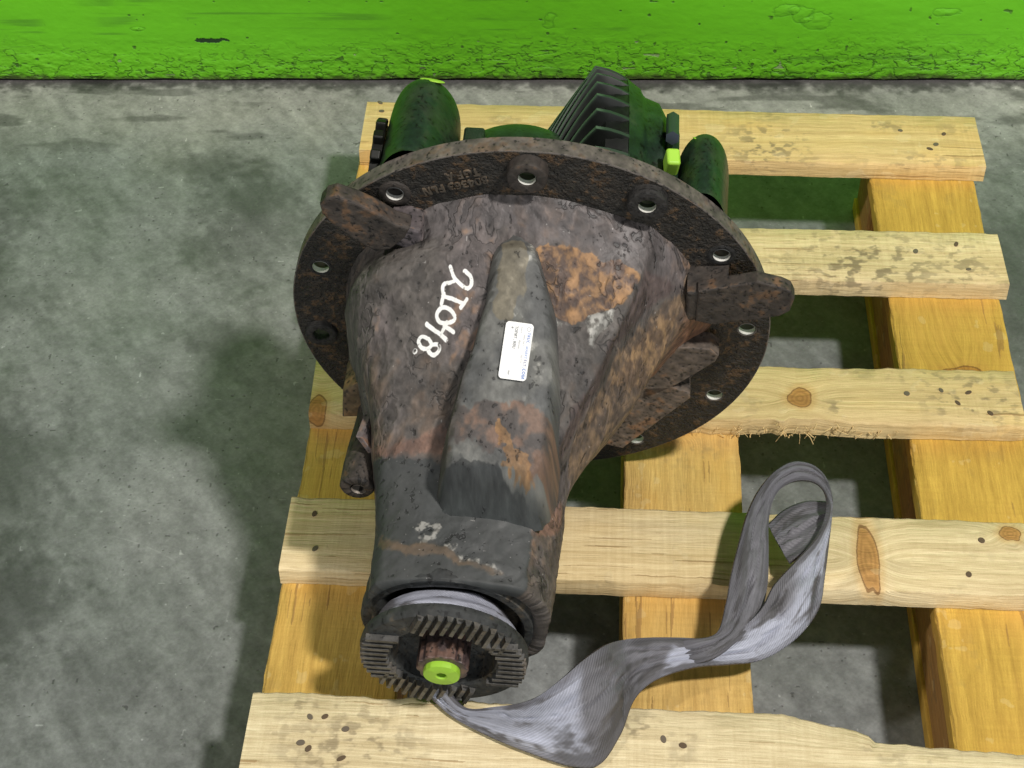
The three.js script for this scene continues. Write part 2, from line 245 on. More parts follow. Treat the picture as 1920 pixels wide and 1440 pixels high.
// cast-iron skin shared by small parts, 0.25 m tile
function ironMat(seed, c1, c2, c3, { bump = 0.0012, size = 512, rough = 0.72, k = 1, rustAt = 0.56 } = {}) {
  return surface(size, size, (u, v) => {
    const x = u * k, y = v * k, a = fbm(x * 6, y * 6, seed, 5), b = fbm(x * 26, y * 26, seed + 5, 4), c = fbm(x * 80, y * 80, seed + 9, 3);
    let col = lerp3(c1, c2, sstep(0.35, 0.65, a * 0.6 + b * 0.4)); col = lerp3(col, c3, sstep(rustAt, rustAt + 0.12, a * 0.45 + b * 0.55));
    const sq = fbm(x * 30, y * 30, seed + 21, 2) - 0.5, L = 0.92 + (c - 0.5) * 0.36 + (b - 0.5) * 0.25 + sq * 0.4, pit = sstep(0.32, 0.24, c);
    return [col[0] * L * (1 - pit * 0.5), col[1] * L * (1 - pit * 0.5), col[2] * L * (1 - pit * 0.5), 0.55 + (b - 0.5) * 0.5 + (c - 0.5) * 0.45 + sq * 0.7 - pit * 0.25];
  }, { bump, rough, wrap: THREE.MirroredRepeatWrapping });
}
const ironDark = ironMat(11, [44, 42, 40], [62, 56, 52], [84, 64, 48]);
const ironBrown = ironMat(23, [58, 52, 47], [74, 65, 58], [100, 76, 56]);
const ironGrey = ironMat(37, [92, 84, 86], [110, 100, 98], [128, 98, 80]);
const ironLip = ironMat(41, [52, 54, 54], [66, 66, 64], [80, 72, 62], { bump: 0.0008 });

const key = (T) => (a) => { let i = 0; while (i < T.length - 2 && a > T[i + 1][0]) i++; const [x0, y0] = T[i], [x1, y1] = T[i + 1]; return mix(y0, y1, clamp((a - x0) / (x1 - x0))); };
const A_ = [0, 0.02, 0.05, 0.10, 0.15, 0.185, 0.20, 0.24, 0.28, 0.305];
const K = (v) => key(A_.map((a, i) => [a, v[i]]));
const uL = K([-0.190, -0.181, -0.178, -0.158, -0.141, -0.134, -0.131, -0.127, -0.127, -0.126]);
const vT = K([0.186, 0.1685, 0.144, 0.1025, 0.062, 0.034, 0.022, 0.008, 0.001, -0.004]);
const TRu = K([0.112, 0.110, 0.105, 0.083, 0.055, 0.034, 0.026, 0.022, 0.020, 0.018]);
const TRv = K([0.150, 0.142, 0.128, 0.098, 0.058, 0.026, 0.012, 0.000, -0.008, -0.014]);
const SRu = K([0.140, 0.133, 0.118, 0.089, 0.061, 0.042, 0.037, 0.038, 0.040, 0.040]);
const SRv = K([0.125, 0.116, 0.098, 0.064, 0.026, -0.002, -0.012, -0.024, -0.034, -0.040]);
const RCu = K([0.186, 0.174, 0.142, 0.115, 0.072, 0.049, 0.050, 0.047, 0.045, 0.042]);
const RCv = K([0.03, 0.05, 0.042, 0.014, -0.012, -0.034, -0.042, -0.06, -0.07, -0.08]);
const vB = K([-0.188, -0.18, -0.165, -0.155, -0.15, -0.155, -0.157, -0.163, -0.164, -0.163]);
const uB = K([0, -0.003, -0.008, -0.015, -0.023, -0.03, -0.035, -0.04, -0.046, -0.048]);
const vC = K([0, -0.005, -0.012, -0.025, -0.037, -0.05, -0.055, -0.068, -0.078, -0.082]);
function section(a) {
  const L = uL(a), T = vT(a), tu = TRu(a), tv = TRv(a), su = SRu(a), sv = SRv(a), ru = RCu(a), rv = RCv(a), B = vB(a), ub = uB(a), vc = vC(a), W = tu - L, H = T - vc, kf = sstep(0.005, 0.06, a), kb = 1 + 0.4 * sstep(0.17, 0.21, a) + 0.3 * sstep(0.03, 0, a);
  return [[ub, B], [ub + 0.30 * kb * (ru - ub), B + 0.06 * (rv - B)], [ub + 0.66 * kb * (ru - ub), B + 0.45 * (rv - B)], [ru, rv], [mix(su, ru, 0.5) + 0.002, mix(sv, rv, 0.5) + 0.001], [su, sv], [mix(su, tu, 0.8), mix(sv, tv, 0.8)], [tu, tv], [tu - 0.07 * W, tv + 0.25 * (T - tv)],
    [L + 0.7 * W, T], [L + 0.45 * W, T - mix(0.03, 0.01, kf) * H], [L + mix(0.22, 0.16, kf) * W, T - mix(0.22, 0.09, kf) * H], [L + mix(0.04, 0.02, kf) * W, T - mix(0.6, 0.30, kf) * H], [L, vc - 0.1 * H], [L + 0.04 * W, vc - 0.5 * (vc - B)], [L + 0.25 * W, B + 0.13 * (vc - B)]];
}
function chaikin(p, n, r) { for (let k = 0; k < n; k++) { const q = []; for (let i = 0; i < p.length; i++) { const a = p[i], b = p[(i + 1) % p.length]; q.push([mix(a[0], b[0], r), mix(a[1], b[1], r)], [mix(a[0], b[0], 1 - r), mix(a[1], b[1], 1 - r)]); } p = q; } return p; }
const HN = 130, housingRings = [];
for (let i = 0; i <= HN; i++) { const a = -0.002 + i / HN * 0.302; let s = [0, 0, 0].map((_, k) => section(clamp(a + (k - 1) * 0.009, 0, 0.305))); housingRings.push([a, chaikin(s[0].map((p, j) => [(p[0] + s[1][j][0] + s[2][j][0]) / 3, (p[1] + s[1][j][1] + s[2][j][1]) / 3]), 3, 0.24)]); }
const HM = housingRings[0][1].length, SREF = Math.round(HM * 9.5 / 16);   // arc length is measured from the top line
const housingGeo = (() => {
  const pos = [], uv = [], idx = [];
  for (const [a, r] of housingRings) {
    const s = [0]; for (let j = 1; j <= HM; j++) s.push(s[j - 1] + Math.hypot(r[j % HM][0] - r[j - 1][0], r[j % HM][1] - r[j - 1][1]));
    for (let j = 0; j <= HM; j++) {
      const [x, y] = r[j % HM], S = s[j] - s[SREF], n = (fbm(S * 30 + 7, a * 30, 5, 3) - 0.5) * 0.004 + (fbm(S * 110 + 7, a * 110, 15, 3) - 0.5) * 0.0026, d = Math.hypot(x - AX * a / 0.3, y - AY * a / 0.3) || 1;
      pos.push(x + n * (x - AX * a / 0.3) / d, y + n * (y - AY * a / 0.3) / d, a); uv.push(0.5 - S / 0.8, a / 0.302);
    }
  }
  const e0 = HN * (HM + 1) * 3, endRings = [[0.984, 0.3025], [0.955, 0.3040], [0.86, 0.3040], [0.70, 0.29]];   // rounded front end round the collar
  for (const [k, a] of endRings) for (let j = 0; j <= HM; j++) { const x = pos[e0 + j * 3], y = pos[e0 + j * 3 + 1]; pos.push(AX + 0.01 + (x - AX - 0.01) * k, AY + (y - AY) * k, a - 0.002); uv.push(uv[(HN * (HM + 1) + j) * 2], 0.995); }
  for (let i = 0; i < HN + endRings.length; i++) for (let j = 0; j < HM; j++) { const p = i * (HM + 1) + j, q = p + 1, c = p + HM + 1, d = c + 1; idx.push(p, q, d, p, d, c); }
  const g = new THREE.BufferGeometry(); g.setAttribute('position', new THREE.Float32BufferAttribute(pos, 3)); g.setAttribute('uv', new THREE.Float32BufferAttribute(uv, 2)); g.setIndex(idx); g.computeVertexNormals(); return g;
})();

function polyMask(w, h, polys, strokes = [], soft = 0, softR = 6) {                    // coverage of uv outlines, 0..1, sampled at (u, v)
  const c = document.createElement('canvas'); c.width = w; c.height = h; const g = c.getContext('2d');
  g.fillStyle = '#000'; g.fillRect(0, 0, w, h); g.fillStyle = g.strokeStyle = '#fff'; g.lineJoin = g.lineCap = 'round';
  for (const p of polys) { g.beginPath(); p.forEach(([u, v], i) => g[i ? 'lineTo' : 'moveTo'](u * w, v * h)); g.closePath(); g.fill(); }
  for (const [p, sx, sy, lw] of strokes) { g.save(); g.beginPath(); p.forEach(([u, v], i) => { if (!i || p.length < 4) g[i ? 'lineTo' : 'moveTo'](u * w, v * h); else if (i === p.length - 1) g.lineTo(u * w, v * h); else { const q = p[i + 1]; g.quadraticCurveTo(u * w, v * h, (u + q[0]) / 2 * w, (v + q[1]) / 2 * h); } }); g.restore(); g.save(); g.scale(sx, sy); g.lineWidth = lw; g.stroke(); g.restore(); }
  const d = g.getImageData(0, 0, w, h).data; let f = new Float32Array(w * h); for (let i = 0; i < w * h; i++) f[i] = d[i * 4] / 255;
  for (let k = 0; k < soft * 2; k++) {                            // box blur, alternating rows and columns
    const q = new Float32Array(w * h), horiz = k % 2 === 0, r = softR, n = horiz ? w : h, m = horiz ? h : w;
    for (let j = 0; j < m; j++) { let sum = 0; const at = (i) => f[horiz ? j * w + clamp(i, 0, n - 1) : clamp(i, 0, n - 1) * w + j]; for (let i = -r; i <= r; i++) sum += at(i); for (let i = 0; i < n; i++) { q[horiz ? j * w + i : i * w + j] = sum / (2 * r + 1); sum += at(i + r + 1) - at(i - r); } }
    f = q;
  }
  return (u, v) => { const x = Math.floor(clamp(u, 0, 0.9999) * w), y = Math.floor(clamp(v, 0, 0.9999) * h); return f[y * w + x]; };
}
const HP = {
  orange: [[[0.5668, 0.1282], [0.5668, 0.205], [0.5709, 0.2551], [0.5872, 0.2704], [0.604, 0.2876], [0.6141, 0.2944], [0.6283, 0.2789], [0.6432, 0.2636], [0.6552, 0.2358], [0.6715, 0.2197], [0.6855, 0.1825], [0.691, 0.1391], [0.674, 0.1322], [0.6537, 0.1295], [0.6315, 0.1168], [0.6079, 0.1195], [0.5795, 0.1115]]],
  grey: [[[0.5691, 0.2687], [0.579, 0.2699], [0.6034, 0.2913], [0.6148, 0.2962], [0.6362, 0.2762], [0.6581, 0.2318], [0.663, 0.2379], [0.6627, 0.273], [0.6457, 0.3205], [0.6502, 0.3548], [0.6388, 0.3384], [0.6406, 0.3108], [0.6259, 0.296], [0.6015, 0.3035], [0.5806, 0.3073], [0.5714, 0.3222]],
    [[0.4647, 0.8232], [0.4715, 0.813], [0.4791, 0.8286], [0.4849, 0.811], [0.491, 0.8266], [0.4908, 0.8509], [0.4807, 0.8613], [0.5019, 0.871], [0.5183, 0.8664], [0.5222, 0.8795], [0.5215, 0.8972], [0.5303, 0.9091], [0.544, 0.9197], [0.5776, 0.9519], [0.5767, 0.9608], [0.5447, 0.9377], [0.5276, 0.923], [0.5092, 0.8811], [0.474, 0.8725], [0.4696, 0.8487]]],
  facet: [[[0.79, 0.0], [0.90, -0.02], [0.92, 0.1], [0.92, 0.30], [0.80, 0.50], [0.7102, 0.56], [0.6718, 0.6], [0.6512, 0.5069], [0.6856, 0.3572], [0.6974, 0.2895], [0.7438, 0.1775]]],
  facetBright: [[[0.7576, 0.1476], [0.7867, 0.1223], [0.787, 0.1498], [0.7907, 0.1751], [0.8056, 0.2066], [0.8501, 0.1729], [0.7895, 0.2892], [0.694, 0.393], [0.68, 0.5], [0.67, 0.47], [0.7086, 0.3317], [0.7283, 0.2622]]],
  valley: [[[0.7047, 0.1075], [0.765, 0.0872], [0.6755, 0.3224], [0.6492, 0.5213], [0.6334, 0.6185], [0.6036, 0.6646], [0.6197, 0.5861], [0.6464, 0.4016], [0.6764, 0.2576]]],
  red: [[[0.491, 0.5609], [0.4962, 0.6323], [0.4751, 0.6219], [0.4294, 0.6102], [0.3749, 0.59], [0.3729, 0.571], [0.4261, 0.5865], [0.4566, 0.5811], [0.4703, 0.5631]], [[0.5921, 0.7048], [0.6019, 0.6747], [0.6411, 0.6661], [0.6581, 0.6443], [0.6703, 0.7126], [0.6346, 0.7824], [0.6057, 0.8203], [0.5994, 0.7361]]],
  neckRust: [[[0.4137, 0.841], [0.4599, 0.8842], [0.474, 0.8725], [0.5094, 0.8857], [0.5276, 0.923], [0.5779, 0.9561], [0.5702, 0.97], [0.5282, 0.9422], [0.5044, 0.9258], [0.4657, 0.9153], [0.4183, 0.8746]]],
  neck: [[[0.3749, 0.59], [0.4957, 0.6472], [0.5021, 0.704], [0.5618, 0.7612], [0.5923, 0.7404], [0.6012, 0.8209], [0.6036, 1], [0.3584, 1], [0.3584, 0.7263]]],
  top: [[[0.41, -0.0066], [0.72, -0.004], [0.7886, 0.0299], [0.7034, 0.123], [0.6793, 0.1517], [0.5657, 0.0826], [0.5012, 0.0687], [0.3476, 0.098]]],
};
const number = [[[0.4736, 0.1751], [0.4771, 0.1957], [0.4817, 0.2081], [0.4744, 0.2135], [0.4671, 0.2176], [0.4658, 0.2307], [0.4678, 0.2443]], [[0.4817, 0.2081], [0.4877, 0.22], [0.4953, 0.2296], [0.4999, 0.2192], [0.4989, 0.2003], [0.4942, 0.1917], [0.4901, 0.1846]], [[0.4685, 0.2409], [0.4656, 0.264]], [[0.467, 0.2476], [0.4769, 0.2522], [0.4909, 0.2643]], [[0.4948, 0.2527], [0.4877, 0.2742]], [[0.4657, 0.2738], [0.4595, 0.2851], [0.4627, 0.3058], [0.4743, 0.3102], [0.4832, 0.3001], [0.4781, 0.2828], [0.4706, 0.272], [0.4657, 0.2738]], [[0.4486, 0.3088], [0.458, 0.3219], [0.4683, 0.3379], [0.4737, 0.3484]], [[0.4718, 0.3071], [0.4696, 0.3217], [0.4666, 0.3347]], [[0.4698, 0.3146], [0.4805, 0.3294]], [[0.4526, 0.3427], [0.4439, 0.3309], [0.4392, 0.3467], [0.4458, 0.3654], [0.4531, 0.3682], [0.4578, 0.3577], [0.4526, 0.3427]], [[0.4578, 0.3577], [0.4647, 0.3545], [0.4672, 0.3714], [0.4604, 0.3851], [0.4548, 0.3761], [0.4531, 0.3682]], [[0.4382, 0.371], [0.4387, 0.3717]]];
const housingMat = (() => {
  const W = 2048, H = 1024, mk = (p) => polyMask(1024, 512, p, [], 2, 5), M = Object.fromEntries(Object.entries(HP).map(([k, p]) => [k, mk(p)]));
  // the number is brushed in white: strokes are metric (0.8 m by 0.302 m over the sheet)
  const ink = polyMask(W, H, [], number.map((p, i) => [p, W / 0.8 / 2560, H / 0.302 / 2560, (i === number.length - 1 ? 4.2 : 3.2) * 2.56]));
  return surface(W, H, (u, v) => {
    const x = u * 0.8, y = v * 0.302, a = fbm(x * 20, y * 20, 401, 4), b = fbm(x * 75, y * 75, 405, 4), c = fbm(x * 260, y * 260, 409, 3), w1 = (fbm(x * 60, y * 60, 413, 4) - 0.5), w2 = (fbm(x * 60 + 31, y * 60, 417, 4) - 0.5), lum = fbm(x * 9, y * 9, 421, 3);
    const at = (m, k = 1, e = 0.16) => sstep(0.5 - e, 0.5 + e, m(u + w1 * 0.022 * k, v + w2 * 0.05 * k) + (b - 0.5) * 0.35 + (c - 0.5) * 0.45);
    const sq = fbm(x * 120 + w1 * 3, y * 120 + w2 * 3, 441, 2) - 0.5, vein = sstep(0.075, 0.0, Math.abs(sq)) * sstep(0.42, 0.62, fbm(x * 34, y * 34, 445, 2));
    let col = lerp3([84, 79, 75], [102, 94, 92], sstep(0.35, 0.65, a)), L = 0.98 + (b - 0.5) * 0.34 + (c - 0.5) * 0.34 + (lum - 0.5) * 0.22 + sq * 0.55 - vein * 0.30, h = 0.5 + (b - 0.5) * 0.6 + (c - 0.5) * 0.4 + sq * 0.9 - vein * 0.35;
    const brown = sstep(0.46, 0.66, fbm(x * 13 + 3, y * 13, 447, 3) * 0.6 + b * 0.4); col = lerp3(col, [106, 88, 74], brown * 0.6);
    col = lerp3(col, [122, 94, 72], sstep(0.58, 0.70, a * 0.4 + b * 0.4 + (sq + 0.5) * 0.2) * 0.6);
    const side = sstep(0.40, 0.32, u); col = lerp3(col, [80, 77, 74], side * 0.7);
    col = lerp3(col, [88, 83, 83], at(M.top, 1, 0.4) * 0.6 * (0.5 + a));
    const nk = at(M.neck, 0.6, 0.2); col = lerp3(col, lerp3([60, 63, 63], [70, 71, 70], a), nk); L = mix(L, 0.97 + (b - 0.5) * 0.18 + (c - 0.5) * 0.16 + sq * 0.14, nk); h = mix(h, 0.5 + (b - 0.5) * 0.3 + sq * 0.3, nk);
    if (u > 0.60 && v > 0.62) col = lerp3(col, [82, 76, 72], 0.6 * sstep(0.60, 0.625, u) * sstep(0.62, 0.7, v));
    col = lerp3(col, [76, 64, 62], at(M.valley, 0.5, 0.3) * 0.7);
    const fb = fbm(x * 60, y * 130, 461, 4), fq = fbm(x * 150, y * 300, 465, 3), fc = at(M.facet, 0.8, 0.3); L = mix(L, 0.98 + (fb - 0.5) * 0.3 + (fq - 0.5) * 0.5, fc * 0.8); col = lerp3(col, lerp3([94, 82, 73], [118, 99, 80], sstep(0.36, 0.64, fb * 0.6 + fq * 0.4)), fc);
    col = lerp3(col, lerp3([106, 87, 71], [138, 112, 82], sstep(0.38, 0.66, fb * 0.55 + fq * 0.45)), at(M.facetBright, 1, 0.3) * fc * 0.8); col = lerp3(col, [128, 88, 66], fc * sstep(0.78, 0.82, u) * sstep(0.2, 0.1, v) * 0.7);
    const og = at(M.orange, 1, 0.13); col = lerp3(col, lerp3([104, 82, 70], [142, 108, 74], sstep(0.42, 0.60, b * 0.45 + c * 0.3 + (sq + 0.5) * 0.25)), og * 0.9); h += 0.10 * og;
    const rd = at(M.red, 0.7, 0.35); col = lerp3(col, lerp3([108, 82, 72], [122, 92, 76], b), rd * 0.75);
    col = lerp3(col, lerp3([92, 80, 66], [112, 90, 70], b), at(M.neckRust, 0.8, 0.3) * 0.8);
    const gy = at(M.grey, 1.1, 0.12) * sstep(0.36, 0.5, b * 0.5 + c * 0.5); col = lerp3(col, lerp3([118, 116, 110], [160, 158, 152], sstep(0.45, 0.66, c)), gy * 0.9); h += 0.12 * gy;
    const pit = sstep(0.33, 0.27, c * 0.6 + b * 0.4); L *= 1 - pit * 0.35; h -= pit * 0.3;
    const fleck = vn(x * 330, y * 330, 431); if (fleck > 0.975) { col = lerp3(col, [168, 164, 160], 0.7); }
    let o = [col[0] * L, col[1] * L, col[2] * L], r = 0.62 + (b - 0.5) * 0.4;
    const k = ink(u + w1 * 0.0030, v + w2 * 0.0070) * sstep(0.26, 0.40, c * 0.55 + b * 0.45); if (k > 0.02) { o = lerp3(o, [244, 244, 240], k); r = 0.6; }
    return [...o, h, r];
  }, { bump: 0.0016, roughMap: true });
})();
mesh('housing', housingGeo, housingMat, diff);

// raised spine along the top of the housing
const spL = key([[0.015, -0.018], [0.034, -0.023], [0.076, -0.027], [0.122, -0.038], [0.149, -0.048], [0.191, -0.057], [0.232, -0.058]]);
const spR = key([[0.015, 0.002], [0.046, 0.007], [0.089, 0.025], [0.147, 0.032], [0.208, 0.030], [0.232, 0.020]]);
const spV = (a) => 0.170 - 0.575 * (a - 0.037);
const spineGeo = (() => {
  const N = 90, rows = [];
  for (let i = 0; i <= N; i++) {
    let a = 0.026 + i / N * 0.194; const l = spL(a), r = spR(a), top = mix(vT(a) - 0.004, spV(a), sstep(0.028, 0.050, a)), base = vT(a) - 0.03, c = 0.006, w = (n) => (fbm(n * 3.1, a * 70, 66, 3) - 0.5) * 0.003;
    rows.push([[l - 0.014, base, a], [l - 0.004, mix(base, top, 0.72) + w(1), a], [l + 0.001, top - c * 0.5, a], [l + c, top + w(2), a], [mix(l, r, 0.35), top + 0.0015 + w(3), a], [mix(l, r, 0.65), top + 0.0015 + w(4), a], [r - c, top + w(5), a], [r, top - c * 0.5, a], [r + 0.005, mix(base, top, 0.72) + w(6), a], [r + 0.012, base, a]]);
  }
  const last = rows[N], end = [0.004, 0.009, 0.015, 0.024].map((d, k) => last.map(([x, y, z]) => { const t = [0.05, 0.35, 0.72, 1.05][k]; return [mix(x, (spL(0.228) + spR(0.228)) / 2, t * 0.10), mix(y, vT(0.228) - 0.012, t), z + d]; }));
  rows.push(...end);
  const M = 9; return toCreasedNormals(gridGeo(M, rows.length - 1, (i, j) => [...rows[j][i], i / M, j / (rows.length - 1)]), 0.9);
})();

setUV(spineGeo, (x, y, z) => [(x + 0.08) / 0.13, z / 0.25]);
const spineMat = (() => {
  const tan = polyMask(256, 512, [[[0.4675, 0.1556], [0.6144, 0.1532], [0.651, 0.2916], [0.5612, 0.4296], [0.4692, 0.4321], [0.4216, 0.3656], [0.424, 0.2636]]], [], 2, 3), org = polyMask(256, 512, [[[0.4643, 0.7593], [0.5413, 0.7436], [0.592, 0.814], [0.7368, 0.8546], [0.7802, 0.8801], [0.7083, 0.9268], [0.6439, 0.893], [0.5461, 0.9003], [0.5905, 0.8678], [0.4961, 0.8347]]], [], 2, 3),
    blk = polyMask(256, 512, [[[0, 0.93], [0.1889, 0.8974], [0.2613, 0.855], [0.5018, 0.8704], [0.5461, 0.9003], [0.6887, 0.9274], [0.7896, 0.9422], [1, 0.95], [1, 1], [0, 1]]], [], 2, 3), rst = polyMask(256, 512, [[[0.2, 0.706], [0.5145, 0.69], [1, 0.7149], [1, 0.86], [0.7952, 0.9], [0.5878, 0.87], [0.3866, 0.8205], [0.1, 0.84]]], [], 2, 3);
  return surface(512, 1024, (u, v) => {
    const x = u * 0.13, y = v * 0.25, a = fbm(x * 30, y * 30, 501, 4), b = fbm(x * 90, y * 90, 505, 4), c = fbm(x * 280, y * 280, 509, 3), w1 = (fbm(x * 70, y * 70, 513, 4) - 0.5) * 0.16, w2 = (fbm(x * 70 + 9, y * 70, 517, 4) - 0.5) * 0.09;
    const sq = fbm(x * 110 + w1 * 3, y * 110 + w2 * 3, 541, 2) - 0.5; let L = 0.95 + (b - 0.5) * 0.26 + (c - 0.5) * 0.26 + sq * 0.3, h = 0.5 + (b - 0.5) * 0.5 + (c - 0.5) * 0.3 + sq * 0.6, col = lerp3([86, 87, 86], [112, 112, 108], sstep(0.35, 0.65, a));
    const gr = sstep(0.03, -0.03, Math.abs(u + w1 - (0.60 + 0.14 * v + 0.1 * Math.sin(v * 14))) - 0.03) * sstep(0.75, 0.55, v); col = lerp3(col, lerp3([122, 122, 116], [172, 170, 162], sstep(0.5, 0.7, c)), gr);
    const J = (m, k, e = 0.18) => sstep(0.5 - e, 0.5 + e, m(u + w1 * k, v + w2 * k) + (b - 0.5) * 0.3 + (c - 0.5) * 0.4); col = lerp3(col, [124, 116, 98], J(tan, 0.6) * 0.8);
    col = lerp3(col, lerp3([84, 77, 74], [116, 92, 78], sstep(0.42, 0.62, b * 0.6 + (sq + 0.5) * 0.4)), J(rst, 1, 0.4) * 0.9);
    col = lerp3(col, lerp3([122, 92, 62], [154, 116, 74], c), J(org, 1.1, 0.18) * 0.85);
    col = lerp3(col, [72, 68, 64], 0.8 * sstep(0.03, -0.03, u - (0.40 - 0.22 * v + w1 * 0.3)));  // left side darkened: its shade is painted in
    const bk = J(blk, 0.9, 0.3); col = lerp3(col, lerp3([56, 58, 58], [66, 68, 67], c), bk); col = lerp3(col, [62, 65, 64], 0.9 * sstep(0.905, 0.945, v));  // front end toned near the neck, with a little of its shade painted in
    const pit = sstep(0.33, 0.27, c * 0.6 + b * 0.4); L *= 1 - pit * 0.35; h -= pit * 0.25;
    return [col[0] * L, col[1] * L, col[2] * L, h];
  }, { bump: 0.0014, rough: 0.62 });
})();
mesh('spine', spineGeo, spineMat, diff);

// bolting flange with its holes
const holeAngles = [125.4, 90.3, 59.8, 32.6, 2.7, -27.1, -58, 162, -171.4, -141, -113, -86];
{
  const s = new THREE.Shape(); s.absarc(0, 0, 0.2365, 0, Math.PI * 2, false);
  const hole = (x, y, r) => { const p = new THREE.Path(); p.absarc(x, y, r, 0, Math.PI * 2, true); s.holes.push(p); };
  hole(0, 0, 0.178);
  for (const d of holeAngles) hole(0.214 * Math.cos(d * Math.PI / 180), 0.214 * Math.sin(d * Math.PI / 180), 0.0085);
  const g = new THREE.ExtrudeGeometry(s, { depth: 0.0165, bevelEnabled: true, bevelThickness: 0.0012, bevelSize: 0.0012, bevelOffset: -0.0012, bevelSegments: 2, curveSegments: 120 });
  g.translate(0, 0, -0.0177); setUV(g, (x, y, z, nx, ny, nz) => Math.abs(nz) > 0.5 ? [x / 0.25, y / 0.25] : [Math.atan2(y, x) * 0.9, z / 0.25]);
  const f = mesh('flange', g, [ironMat(61, [42, 39, 34], [55, 48, 40], [82, 63, 43], { size: 1024, k: 2, bump: 0.0024, rustAt: 0.55 }), ironMat(67, [94, 88, 82], [108, 100, 92], [104, 88, 74], { size: 512, bump: 0.001 })], diff);  // darker face, paler rim: part of the light falling on them is painted in
  const ring = (d, ro, ri, hgt, z0 = 0, m = ironDark) => { const L = new THREE.LatheGeometry([[ri, -0.002], [ri, hgt - 0.001], [ri + 0.001, hgt], [ro - 0.0015, hgt], [ro, hgt - 0.0015], [ro + 0.0006, -0.002]].map((p) => new THREE.Vector2(...p)), 40); L.rotateX(Math.PI / 2); setUV(L, boxUV(4)); const k = mesh('hole_boss', L, m, f); k.position.set(0.214 * Math.cos(d * Math.PI / 180), 0.214 * Math.sin(d * Math.PI / 180), z0); return k; };
  ring(90.3, 0.0185, 0.0085, 0.013, 0, ironBrown); ring(59.8, 0.0185, 0.0085, 0.011); ring(125.4, 0.015, 0.0088, 0.0025, 0, ironBrown); ring(-171.4, 0.0165, 0.0085, 0.006); ring(162, 0.0125, 0.0086, 0.001); ring(32.6, 0.014, 0.0086, 0.001);
  const sl = { 90.3: 0.012, 59.8: 0.010, 125.4: 0.002, 162: 0.0008, 32.6: 0.0008 }; const glareMat = new THREE.MeshStandardMaterial({ color: 0xe2e0da, roughness: 0.5 });  // pale liners: light on the inner hole walls put into the colour
  for (const d of [125.4, 90.3, 59.8, 32.6, 162, 2.7, -27.1, -58]) { const c = new THREE.CylinderGeometry(0.0081, 0.0081, 0.0062, 28, 1, true); c.rotateX(Math.PI / 2); c.translate(0.214 * Math.cos(d * Math.PI / 180), 0.214 * Math.sin(d * Math.PI / 180), -0.0036 + (sl[d] ?? 0)); glareMat.side = THREE.DoubleSide; mesh('hole_glare', c, glareMat, f); }
  // gasket side rear ring so that the housing does not end open behind the flange
  const letterMat = ironMat(71, [78, 70, 60], [92, 82, 70], [104, 86, 66], { size: 128 });  // paler than the flange: light caught by the raised tops is painted in
  const font = await new FontLoader().loadAsync('fonts/droid/droid_sans_bold.typeface.json');
  for (const [txt, size, rad, deg] of [['TGF A', 0.0085, 0.2130, 106.5], ['804363 FLN', 0.0085, 0.2010, 109.5]]) {
    const tg = new TextGeometry(txt, { font, size, depth: 0.0024, curveSegments: 3, bevelEnabled: false }); tg.computeBoundingBox(); tg.translate(-tg.boundingBox.max.x / 2, -size / 2, -0.0003); tg.rotateZ(Math.PI + (deg - 90) * Math.PI / 180);
    tg.translate(rad * Math.cos(deg * Math.PI / 180), rad * Math.sin(deg * Math.PI / 180), 0);
    setUV(tg, boxUV(4)); mesh('cast_lettering', tg, letterMat, f);
  }
}
// ears and ribs: outline in the flange plane, from z0 to z1
function prism(pts, z0, z1, bev = 0.003) {
  const s = new THREE.Shape(pts.map((p) => new THREE.Vector2(...p)));
  const g = new THREE.ExtrudeGeometry(s, { depth: z1 - z0 - 2 * bev, bevelEnabled: true, bevelThickness: bev, bevelSize: bev, bevelOffset: -bev, bevelSegments: 3 });
  g.translate(0, 0, z0 + bev); setUV(g, boxUV(4)); return g;
}
mesh('lifting_ear', prism([[-0.187, 0.190], [-0.181, 0.199], [-0.172, 0.203], [-0.155, 0.196], [-0.138, 0.186], [-0.120, 0.171], [-0.106, 0.166], [-0.112, 0.152], [-0.126, 0.136], [-0.140, 0.131], [-0.160, 0.147], [-0.178, 0.166], [-0.186, 0.178]], 0.017, 0.036, 0.003), ironBrown, diff);
mesh('lifting_ear', prism([[0.160, 0.103], [0.190, 0.113], [0.213, 0.121], [0.236, 0.115], [0.245, 0.110], [0.2495, 0.100], [0.247, 0.082], [0.238, 0.074], [0.208, 0.065], [0.177, 0.056], [0.160, 0.06]], 0.021, 0.036, 0.002), ironBrown, diff);
const ribMat = ironMat(117, [92, 82, 74], [112, 98, 86], [128, 98, 74], { size: 256 });
mesh('ear_root', prism([[-0.126, 0.158], [-0.110, 0.160], [-0.098, 0.156], [-0.096, 0.142], [-0.112, 0.130], [-0.128, 0.138]], -0.002, 0.030, 0.005), ironGrey, diff);
mesh('ear_root', prism([[0.150, 0.098], [0.172, 0.100], [0.188, 0.103], [0.186, 0.064], [0.172, 0.058], [0.150, 0.058]], -0.002, 0.034, 0.003), ironBrown, diff);
mesh('rib', prism([[0.120, 0.012], [0.156, 0.017], [0.178, 0.016], [0.187, 0.007], [0.184, -0.003], [0.164, -0.026], [0.142, -0.050], [0.115, -0.070]], 0.010, 0.033, 0.0015), ribMat, diff);
mesh('rib', prism([[0.118, -0.05], [0.144, -0.046], [0.163, -0.055], [0.164, -0.063], [0.142, -0.094], [0.100, -0.155], [0.08, -0.15]], 0.010, 0.033, 0.0015), ribMat, diff);

